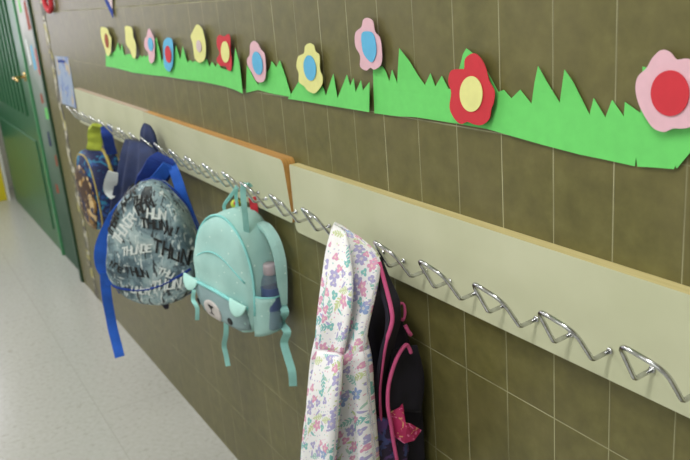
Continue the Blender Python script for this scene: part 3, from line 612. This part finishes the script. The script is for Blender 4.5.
# green ball charm and red tag between the loops
ch = empty('ball_charm', (-1.0964, -0.0500, 0.9458), 'small green ball charm with a red top hanging behind the aqua backpack', 'charm')
c0 = Vector((-1.1086, -0.0500, 0.9459))
V = []; F = []; n1_, n2_ = 10, 16
for j in range(n1_ + 1):
    for i in range(n2_): a = PI * j / n1_; V.append(c0 + Vector((math.sin(a) * math.cos(2 * PI * i / n2_), math.sin(a) * math.sin(2 * PI * i / n2_), math.cos(a) * .9)) * .0135)
for j in range(n1_):
    for i in range(n2_): F.append((j * n2_ + i, j * n2_ + (i + 1) % n2_, (j + 1) * n2_ + (i + 1) % n2_, (j + 1) * n2_ + i))
mk('ball', V, F, M['lime'], ch)
tube('cord', [c0 + Vector((0, 0, .010)), c0 + Vector((.006, 0, .035)), c0 + Vector((.01, .01, .05))], .0015, M['c_red'], ch, 6)
tube('red_cap', [c0 + Vector((.008, -.004, .004)), c0 + Vector((.018, -.004, .008))], .006, M['c_red'], ch, 8)
tag(ribbon('ribbon_tag', [(-1.0517, -0.0300, 0.9701), (-1.0469, -0.0300, 0.9464), (-1.0474, -0.0300, 0.9240), (-1.0335, -0.0300, 0.9120)], .018, (.5, .86, 0), M['c_red'], None, .003), 'short red ribbon hanging behind the aqua hanging loop', 'ribbon')

# --- blue-grey backpack with black and white lettering
LET = {  # stroke boxes on a 4 x 6 grid: list of quads
 'T': [((0, 5), (4, 5), (4, 6), (0, 6)), ((1.5, -.3), (2.5, 0), (2.5, 5), (1.5, 5))],
 'H': [((0, 0), (1, 0), (1, 6), (0, 6)), ((3, -.6), (4, 0), (4, 6), (3, 6)), ((1, 2.6), (3, 2.6), (3, 3.5), (1, 3.5))],
 'U': [((0, 0), (1, 0), (1, 6), (0, 6)), ((3, 0), (4, 0), (4, 6), (3, 6)), ((1, 0), (3, 0), (3, 1), (1, 1))],
 'N': [((0, 0), (1, 0), (1, 6), (0, 6)), ((3, 0), (4, 0), (4, 6), (3, 6)), ((1, 4.6), (1, 6), (3, 1.4), (3, 0))],
 'D': [((0, 0), (1, 0), (1, 6), (0, 6)), ((1, 5), (3, 5), (3, 6), (1, 6)), ((1, 0), (3, 0), (3, 1), (1, 1)), ((3, .6), (4, 1.4), (4, 4.6), (3, 5.4))],
 'E': [((0, 0), (1, 0), (1, 6), (0, 6)), ((1, 5), (4, 5), (4, 6), (1, 6)), ((1, 2.6), (3.4, 2.6), (3.4, 3.5), (1, 3.5)), ((1, 0), (4, 0), (4, 1), (1, 1))],
 'R': [((0, 0), (1, 0), (1, 6), (0, 6)), ((1, 5), (4, 5), (4, 6), (1, 6)), ((3, 3), (4, 3), (4, 5), (3, 5)), ((1, 2.4), (4, 2.4), (4, 3.2), (1, 3.2)), ((2, 2.4), (3, 2.4), (4.2, 0), (3.1, -.5))],
}
def lettering(front, word, x0, z0, size, ang, off, shear=0, gap=5.0):
    V = []; F = []; ca, sa = math.cos(ang), math.sin(ang)
    for li, chh in enumerate(word):
        for q in LET[chh]:
            k = 3; base = len(V)
            for layer in (0, 1):
                for j in range(k + 1):
                    for i in range(k + 1):
                        a, b_ = i / k, j / k
                        px = (q[0][0] * (1 - a) + q[1][0] * a) * (1 - b_) + (q[3][0] * (1 - a) + q[2][0] * a) * b_
                        pz = (q[0][1] * (1 - a) + q[1][1] * a) * (1 - b_) + (q[3][1] * (1 - a) + q[2][1] * a) * b_
                        px = (px + li * gap + pz * shear) * size; pz = pz * size * (1 + .12 * math.sin(li * 2.3))
                        V.append(front(x0 + px * ca - pz * sa, z0 + px * sa + pz * ca, off + layer * .0008))
            g = lambda l, j, i: base + l * (k + 1) ** 2 + j * (k + 1) + i
            for l in (0, 1):
                for j in range(k):
                    for i in range(k):
                        f = (g(l, j, i), g(l, j, i + 1), g(l, j + 1, i + 1), g(l, j + 1, i)); F.append(f if l else f[::-1])
    return V, F
tb = empty('backpack', (-1.505, -.150, .615), 'blue-grey backpack covered in black and white lettering with bright blue straps', 'backpack', rot=(math.radians(-4), math.radians(4), math.radians(52)), world=False)
tw, td, th_ = .255, .115, .345
fr2 = bag_frame(tw, td, th_, 1.75, 2.6, .42); P2, pt2, front2, R2, zc2 = fr2
bag_shell('body', fr2, M['camo'], tb, wr=.010, seed=4)
def letters(lst, mat, lab):
    for a in lst:
        v, f = lettering(front2, *a); tag(mk('lettering', v, f, mat, tb, smooth=False), lab)
letters([('THUN', .022, .168, .0062, -.42, .0035, -.25, 4.3), ('THUN', -.006, .232, .0046, -.12, .0035, -.15, 4.0), ('DER', -.060, .285, .0050, .75, .0035, .2, 3.6), ('THUN', -.030, .292, .0036, .1, .0035, .2, 3.6), ('RUN', -.012, .262, .0050, .5, .0035, .1, 3.4), ('THUN', -.095, .200, .0044, 1.1, .0035, .1, 3.2), ('NU', .055, .215, .0044, -.3, .0035, .1, 3.6),
         ('NDE', -.108, .118, .0034, -.5, .0035, 0, 4), ('HUN', -.040, .095, .0042, -.1, .0035, -.3, 3.9), ('UN', -.090, .235, .0050, .9, .0035, .1, 3.6)], M['black'], 'jagged black lettering')
letters([('THUNDR', -.070, .180, .0050, .95, .0048, .1, 2.9), ('THUNDE', -.066, .150, .0040, .18, .0048, .3, 3.6), ('THUN', .010, .052, .0050, .12, .0048, .35, 4.2), ('HUN', .010, .258, .0046, -.1, .0048, .0, 3.8),
         ('UNDR', -.050, .045, .0036, -.1, .0048, .2, 3.8), ('THU', .030, .105, .0036, -.35, .0048, .2, 4)], M['white'], 'jagged white lettering')
tube('seam', [front2(-.116 + .236 * i / 24, .060 - .030 * math.sin(PI * i / 24) + .055 * i / 24, .003) for i in range(25)], .0034, M['blue2'], tb, 8)
tube('edge_piping', [pt2(th, .40) for th in [math.radians(i * 5) for i in range(72)]], .0035, M['blue2'], tb, 8, True)
tbm = Matrix.Translation(tb.location) @ Euler(tb.rotation_euler).to_matrix().to_4x4(); ti = tbm.inverted(); TD = ti.to_3x3()
def tl(ps): return [ti @ Vector(p) for p in ps]
ribbon('shoulder_strap', tl([(-1.5207, -0.0750, 0.9995), (-1.4823, -0.0780, 0.9886), (-1.4496, -0.0780, 0.9482), (-1.4414, -0.0720, 0.8910), (-1.4364, -0.0620, 0.8315), (-1.4146, -0.0520, 0.7722)]), [.022, .026, .028, .032, .036, .034], TD @ Vector((.5, .86, 0)), M['blue'], tb, .006, wob=.0012)
ribbon('shoulder_strap', tl([(-1.4785, -0.0900, 0.9942), (-1.5271, -0.1300, 0.9335), (-1.5354, -0.1900, 0.9034), (-1.5785, -0.2400, 0.8406), (-1.6179, -0.2750, 0.7609), (-1.6389, -0.2800, 0.7010), (-1.6475, -0.2620, 0.6368)]), [.03, .042, .045, .046, .046, .042, .03], TD @ Vector((.5, .86, 0)), M['blue'], tb, .008, wob=.001)
ribbon('shoulder_strap_edge', tl([(-1.5541, -0.1300, 0.9170), (-1.5661, -0.1800, 0.8747), (-1.6016, -0.2200, 0.8190), (-1.6302, -0.2500, 0.7518), (-1.6688, -0.2550, 0.6801), (-1.6348, -0.2400, 0.6089)]), .02, TD @ Vector((.5, .86, 0)), M['blue2'], tb, .006)
ribbon('strap_tail', tl([(-1.6362, -0.2780, 0.6823), (-1.6692, -0.2780, 0.6154), (-1.6933, -0.2750, 0.5249), (-1.6819, -0.2750, 0.4517), (-1.6594, -0.2750, 0.3956)]), .030, TD @ Vector((.5, .86, 0)), M['blue'], tb, .003, wob=.001)
ribbon('grab_handle', tl([(-1.5008, -0.0850, 1.0157), (-1.5049, -0.1050, 0.9902), (-1.5532, -0.1200, 0.9446), (-1.5962, -0.1300, 0.9094)]), [.05, .08, .085, .07], TD @ Vector((.5, .86, 0)), M['blue2'], tb, .006, wob=.002)
ribbon('bottom_tab', tl([(-1.6614, -0.1200, 0.5678), (-1.6305, -0.1200, 0.5507), (-1.6130, -0.1200, 0.5263)]), [.05, .03, .01], TD @ Vector((.5, .86, 0)), M['navy'], tb, .004)

# --- far printed backpack
pb = empty('backpack', (-2.36, -.028, .612), 'far navy backpack with a tan printed front and gold piping', 'backpack', rot=(0, math.radians(-4), math.radians(5)), world=False)
fr3 = bag_frame(.225, .118, .31, 2.6, 4); P3, pt3, front3, R3, zc3 = fr3
bag_shell('body', fr3, M['pup_body'], pb, wr=.004, seed=9)
patch('front_panel', front3, [(.098 * math.cos(a), .135 + .125 * math.sin(a)) for a in [2 * PI * i / 24 for i in range(24)]], .003, M['pup_front'], pb, .003)
tube('piping', [pt3(th, .66) for th in [math.radians(i * 6) for i in range(60)]], .0032, M['gold'], pb, 8, True)
tube('piping', [pt3(th, .42) + Vector((math.cos(th), 0, math.sin(th))) * .002 for th in [math.radians(i * 6) for i in range(60)]], .0065, M['gold'], pb, 8, True)
tube('piping', [pt3(th, .24) + Vector((math.cos(th), 0, math.sin(th))) * .002 for th in [math.radians(i * 6) for i in range(60)]], .0022, M['gold'], pb, 8, True)
pbi = (Matrix.Translation(pb.location) @ Euler(pb.rotation_euler).to_matrix().to_4x4()).inverted()
ribbon('hanging_strap', [pbi @ Vector(p) for p in [(-2.2477, -0.0600, 1.0157), (-2.2320, -0.0650, 0.9893), (-2.2493, -0.0600, 0.9498), (-2.2727, -0.0500, 0.9079)]], .04, pbi.to_3x3() @ Vector((.5, .86, 0)), M['blue2'], pb, .004)
tag(ribbon('lime_cloth', [(-2.2735, -0.0850, 1.0205), (-2.3184, -0.0900, 0.9907), (-2.3311, -0.0900, 0.9520), (-2.3445, -0.1000, 0.9181)], [.034, .045, .052, .05], (.5, .86, 0), M['lime'], None, .01, wob=.002), 'lime green cloth hanging from a hook above the navy printed backpack', 'cloth')
tag(ribbon('paper_tag', [(-1.7884, -0.1700, 0.9401), (-1.8133, -0.1750, 0.9083), (-1.8616, -0.1750, 0.8707), (-1.8483, -0.1700, 0.8459)], [.03, .04, .034, .015], (.5, .86, 0), M['white'], None, .003), 'small white tag between the printed backpack and the denim jacket', 'tag')

# ---------------------------------------------------------------- hanging cloth
def drape(name, rows, mat, parent=None, nu=26, th=.02, folds=(3, .006), kv=6, uvs=.0, capround=True):
    """rows: (left, right, thickness share); a closed soft tube of cloth hanging through the rows"""
    Ls = catmull([r[0] for r in rows], kv); Rs = catmull([r[1] for r in rows], kv); ts = catmull([(r[2], 0, 0) for r in rows], kv)
    V = []; UV = []; F = []; vlen = 0; N = len(Ls)
    for j in range(N):
        L, R = Ls[j], Rs[j]; d = R - L; nn = Vector((d.y, -d.x, 0)).normalized()
        if nn.y > 0: nn = -nn
        if j: vlen += ((Ls[j] + Rs[j]) / 2 - (Ls[j - 1] + Rs[j - 1]) / 2).length
        T = ts[j].x * th; amp = folds[1] * min(1, .25 + j / N * 1.4)
        for i in range(2 * nu):
            a = 2 * PI * i / (2 * nu); u = .5 - .5 * math.cos(a); s = math.sin(a)
            f = amp * (math.sin(u * folds[0] * 2 * PI + j * .035 + 1) + .6 * math.sin(u * folds[0] * 5.1 + 2.2 - j * .05)) * (1 if s >= 0 else .4)
            V.append(L + d * u + nn * (T * math.copysign(abs(s) ** .7, s) + f * min(1, abs(s) * 2)))
            wu = u * d.length * 1.15; UV.append(((wu if s >= 0 else -wu), -vlen))
    M2 = 2 * nu
    for j in range(N - 1):
        for i in range(M2): F.append((j * M2 + i, j * M2 + (i + 1) % M2, (j + 1) * M2 + (i + 1) % M2, (j + 1) * M2 + i))
    F.append(tuple(range(M2))); F.append(tuple((N - 1) * M2 + i for i in range(M2)))
    return mk(name, V, F, mat, parent, uvs=UV)

dj = empty('jacket', (-1.7670, -0.0800, 1.0117), 'dark denim blue jacket hanging by its hood between the printed and the lettered backpack', 'jacket')
drape('body', [((-1.8433, -0.1000, 1.0245), (-1.6922, -0.0700, 1.0227), .5), ((-1.8308, -0.1150, 0.9936), (-1.6149, -0.0750, 0.9918), 1), ((-1.8328, -0.1300, 0.9383), (-1.6042, -0.0800, 0.9433), 1.3), ((-1.8627, -0.1500, 0.8655), (-1.6362, -0.0800, 0.8767), 1.3), ((-1.9263, -0.1650, 0.7722), (-1.6999, -0.0800, 0.7847), 1.2)], M['denim'], dj, th=.02, folds=(3, .008))
drape('hood_tip', [((-1.7742, -0.0550, 1.0753), (-1.7323, -0.0500, 1.0697), .4), ((-1.7906, -0.0600, 1.0525), (-1.7034, -0.0500, 1.0485), .9), ((-1.7904, -0.0650, 1.0219), (-1.6916, -0.0500, 1.0132), 1), ((-1.7789, -0.0700, 0.9927), (-1.7005, -0.0500, 0.9750), 1)], M['denim'], dj, th=.012, folds=(2, .002))

fj = empty('jacket', (-0.5281, -0.0800, 1.0090), 'white hooded jacket with a pastel floral print hanging beside the dark navy backpack', 'jacket')
drape('hood', [((-0.5424, -0.0900, 1.0323), (-0.4701, -0.0800, 1.0135), .25), ((-0.5240, -0.1050, 1.0286), (-0.4141, -0.0850, 0.9966), .7), ((-0.5182, -0.1200, 0.9930), (-0.3938, -0.1000, 0.9743), 1), ((-0.4976, -0.1450, 0.9402), (-0.3782, -0.1250, 0.9351), 1.1), ((-0.4865, -0.1650, 0.8839), (-0.3700, -0.1450, 0.8963), 1.1), ((-0.4902, -0.1720, 0.8352), (-0.3664, -0.1520, 0.8643), 1.1), ((-0.5147, -0.1650, 0.7923), (-0.3842, -0.1420, 0.8287), .8)], M['floral'], fj, th=.016, folds=(2, .0055))
drape('hood_fold', [((-0.4914, -0.1200, 1.0466), (-0.4611, -0.1150, 1.0380), .3), ((-0.4680, -0.1400, 1.0194), (-0.4268, -0.1300, 1.0150), .7), ((-0.4464, -0.1650, 0.9695), (-0.3827, -0.1550, 0.9715), .8), ((-0.4341, -0.1850, 0.9165), (-0.3751, -0.1700, 0.9196), .8), ((-0.4542, -0.1880, 0.8537), (-0.3854, -0.1780, 0.8690), .8), ((-0.4686, -0.1850, 0.8247), (-0.3981, -0.1750, 0.8415), .5)], M['floral'], fj, th=.008, folds=(1, .003))
drape('body', [((-0.5017, -0.1550, 0.8796), (-0.3976, -0.1350, 0.9015), .6), ((-0.4941, -0.1720, 0.8338), (-0.3661, -0.1500, 0.8673), 1.15), ((-0.5040, -0.1750, 0.7920), (-0.3606, -0.1500, 0.8408), 1.2), ((-0.5059, -0.1850, 0.7268), (-0.3625, -0.1500, 0.7816), 1.4), ((-0.5217, -0.1900, 0.6386), (-0.3606, -0.1500, 0.7035), 1.4), ((-0.5480, -0.1950, 0.5402), (-0.3613, -0.1500, 0.6251), 1.4), ((-0.5786, -0.1950, 0.4310), (-0.3621, -0.1500, 0.5439), 1.2)], M['floral'], fj, th=.022, folds=(3, .009))
drape('sleeve', [((-0.4353, -0.2000, 0.8572), (-0.3657, -0.1950, 0.8713), .7), ((-0.4350, -0.2150, 0.8067), (-0.3542, -0.2100, 0.8246), 1), ((-0.4542, -0.2250, 0.7254), (-0.3591, -0.2200, 0.7501), 1), ((-0.4783, -0.2300, 0.6353), (-0.3741, -0.2250, 0.6693), 1), ((-0.5074, -0.2350, 0.5262), (-0.3924, -0.2300, 0.5722), .9)], M['floral'], fj, th=.013, folds=(1, .003))

# --- near navy backpack with pink piping
nb = empty('backpack', (-.525, -.016, .46), 'dark navy backpack with pink piping hanging behind the floral jacket', 'backpack', rot=(0, 0, 0), world=False)
fr4 = bag_frame(.245, .085, .44, 2.2, 4, .45); P4, pt4, front4, R4, zc4 = fr4
bag_shell('body', fr4, M['navy'], nb, wr=.006, seed=2)
nbi = Matrix.Translation(nb.location).inverted()
def nl(ps): return [nbi @ Vector(p) for p in ps]
ribbon('shoulder_strap', nl([(-0.4336, -0.0750, 0.9890), (-0.4164, -0.0750, 0.9542), (-0.3810, -0.0850, 0.9228), (-0.3744, -0.0900, 0.8906), (-0.3784, -0.1000, 0.8559), (-0.3888, -0.1050, 0.8071), (-0.4028, -0.1050, 0.7438), (-0.4066, -0.1000, 0.6709), (-0.3965, -0.1000, 0.5946)]), [.02, .03, .04, .05, .05, .05, .045, .04, .04], (.5, -.85, 0), M['navy'], nb, .006)
tube('piping', catmull(nl([(-0.4070, -0.0880, 0.9922), (-0.3901, -0.0900, 0.9587), (-0.3610, -0.1000, 0.9282), (-0.3530, -0.1050, 0.9077), (-0.3562, -0.1150, 0.8778), (-0.3688, -0.1180, 0.8343), (-0.3819, -0.1200, 0.7775), (-0.3863, -0.1200, 0.7181), (-0.3840, -0.1200, 0.6602)]), 6), [.0038] * 24 + [.0026] * 25, M['magenta'], nb, 8)
tube('piping', catmull(nl([(-0.3720, -0.0595, 0.8306), (-0.3720, -0.0665, 0.8477), (-0.3700, -0.0783, 0.8448), (-0.3680, -0.0929, 0.8300), (-0.3680, -0.1048, 0.8062), (-0.3680, -0.1128, 0.7810), (-0.3660, -0.1166, 0.7493), (-0.3640, -0.1144, 0.7169), (-0.3640, -0.1114, 0.6768), (-0.3640, -0.1049, 0.6246)]), 5), .0035, M['magenta'], nb, 8)
tube('pink_loop', catmull(nl([(-0.4000, -0.0613, 0.8787), (-0.3950, -0.0652, 0.9000), (-0.3950, -0.0601, 0.9131), (-0.3950, -0.0523, 0.9090), (-0.3950, -0.0514, 0.8923), (-0.3950, -0.0562, 0.8826), (-0.4000, -0.0588, 0.8854)]), 5), .0024, M['magenta'], nb, 8)
tube('zip_pull', catmull(nl([(-0.3900, -0.0561, 0.8751), (-0.3850, -0.0541, 0.8651), (-0.3850, -0.0486, 0.8560)]), 4), .0035, M['magenta'], nb, 8)
drape('side_mesh_pocket', [tuple(nl([a, b_])) + (t,) for a, b_, t in [((-0.3850, -0.0887, 0.8406), (-0.3920, -0.0328, 0.8297), .5), ((-0.3800, -0.1040, 0.7916), (-0.3920, -0.0222, 0.7625), 1), ((-0.3800, -0.1084, 0.7360), (-0.3920, -0.0329, 0.6988), .8)]], M['navy'], nb, th=.006, folds=(2, .001))
V = nl([(-0.3800, -0.1047, 0.7308), (-0.3700, -0.0902, 0.7397), (-0.3650, -0.0889, 0.7472), (-0.3650, -0.0934, 0.7142), (-0.3600, -0.0787, 0.7072), (-0.3550, -0.0602, 0.6908), (-0.3550, -0.0759, 0.6772), (-0.3620, -0.0922, 0.6742), (-0.3720, -0.1051, 0.6880), (-0.3760, -0.1069, 0.7102)])
c_ = sum(V, Vector()) / len(V); Vn = V + [c_ + Vector((.012, 0, 0))]
mk('printed_flap', Vn, [(i, (i + 1) % 10, 10) for i in range(10)], M['pinkprint'], nb, smooth=False, solid=.003)
drape('printed_pocket', [tuple(nl([a, b_])) + (t,) for a, b_, t in [((-0.3920, -0.1336, 0.7301), (-0.3850, -0.0987, 0.7107), .5), ((-0.3850, -0.1448, 0.6990), (-0.3780, -0.0739, 0.6549), 1), ((-0.3850, -0.1466, 0.6306), (-0.3780, -0.0858, 0.6090), 1), ((-0.3850, -0.1476, 0.5701), (-0.3850, -0.0858, 0.5427), .8)]], M['purple'], nb, th=.008, folds=(2, .001))

for o in list(bpy.data.objects):
    if '_o' in o: del o['_o']
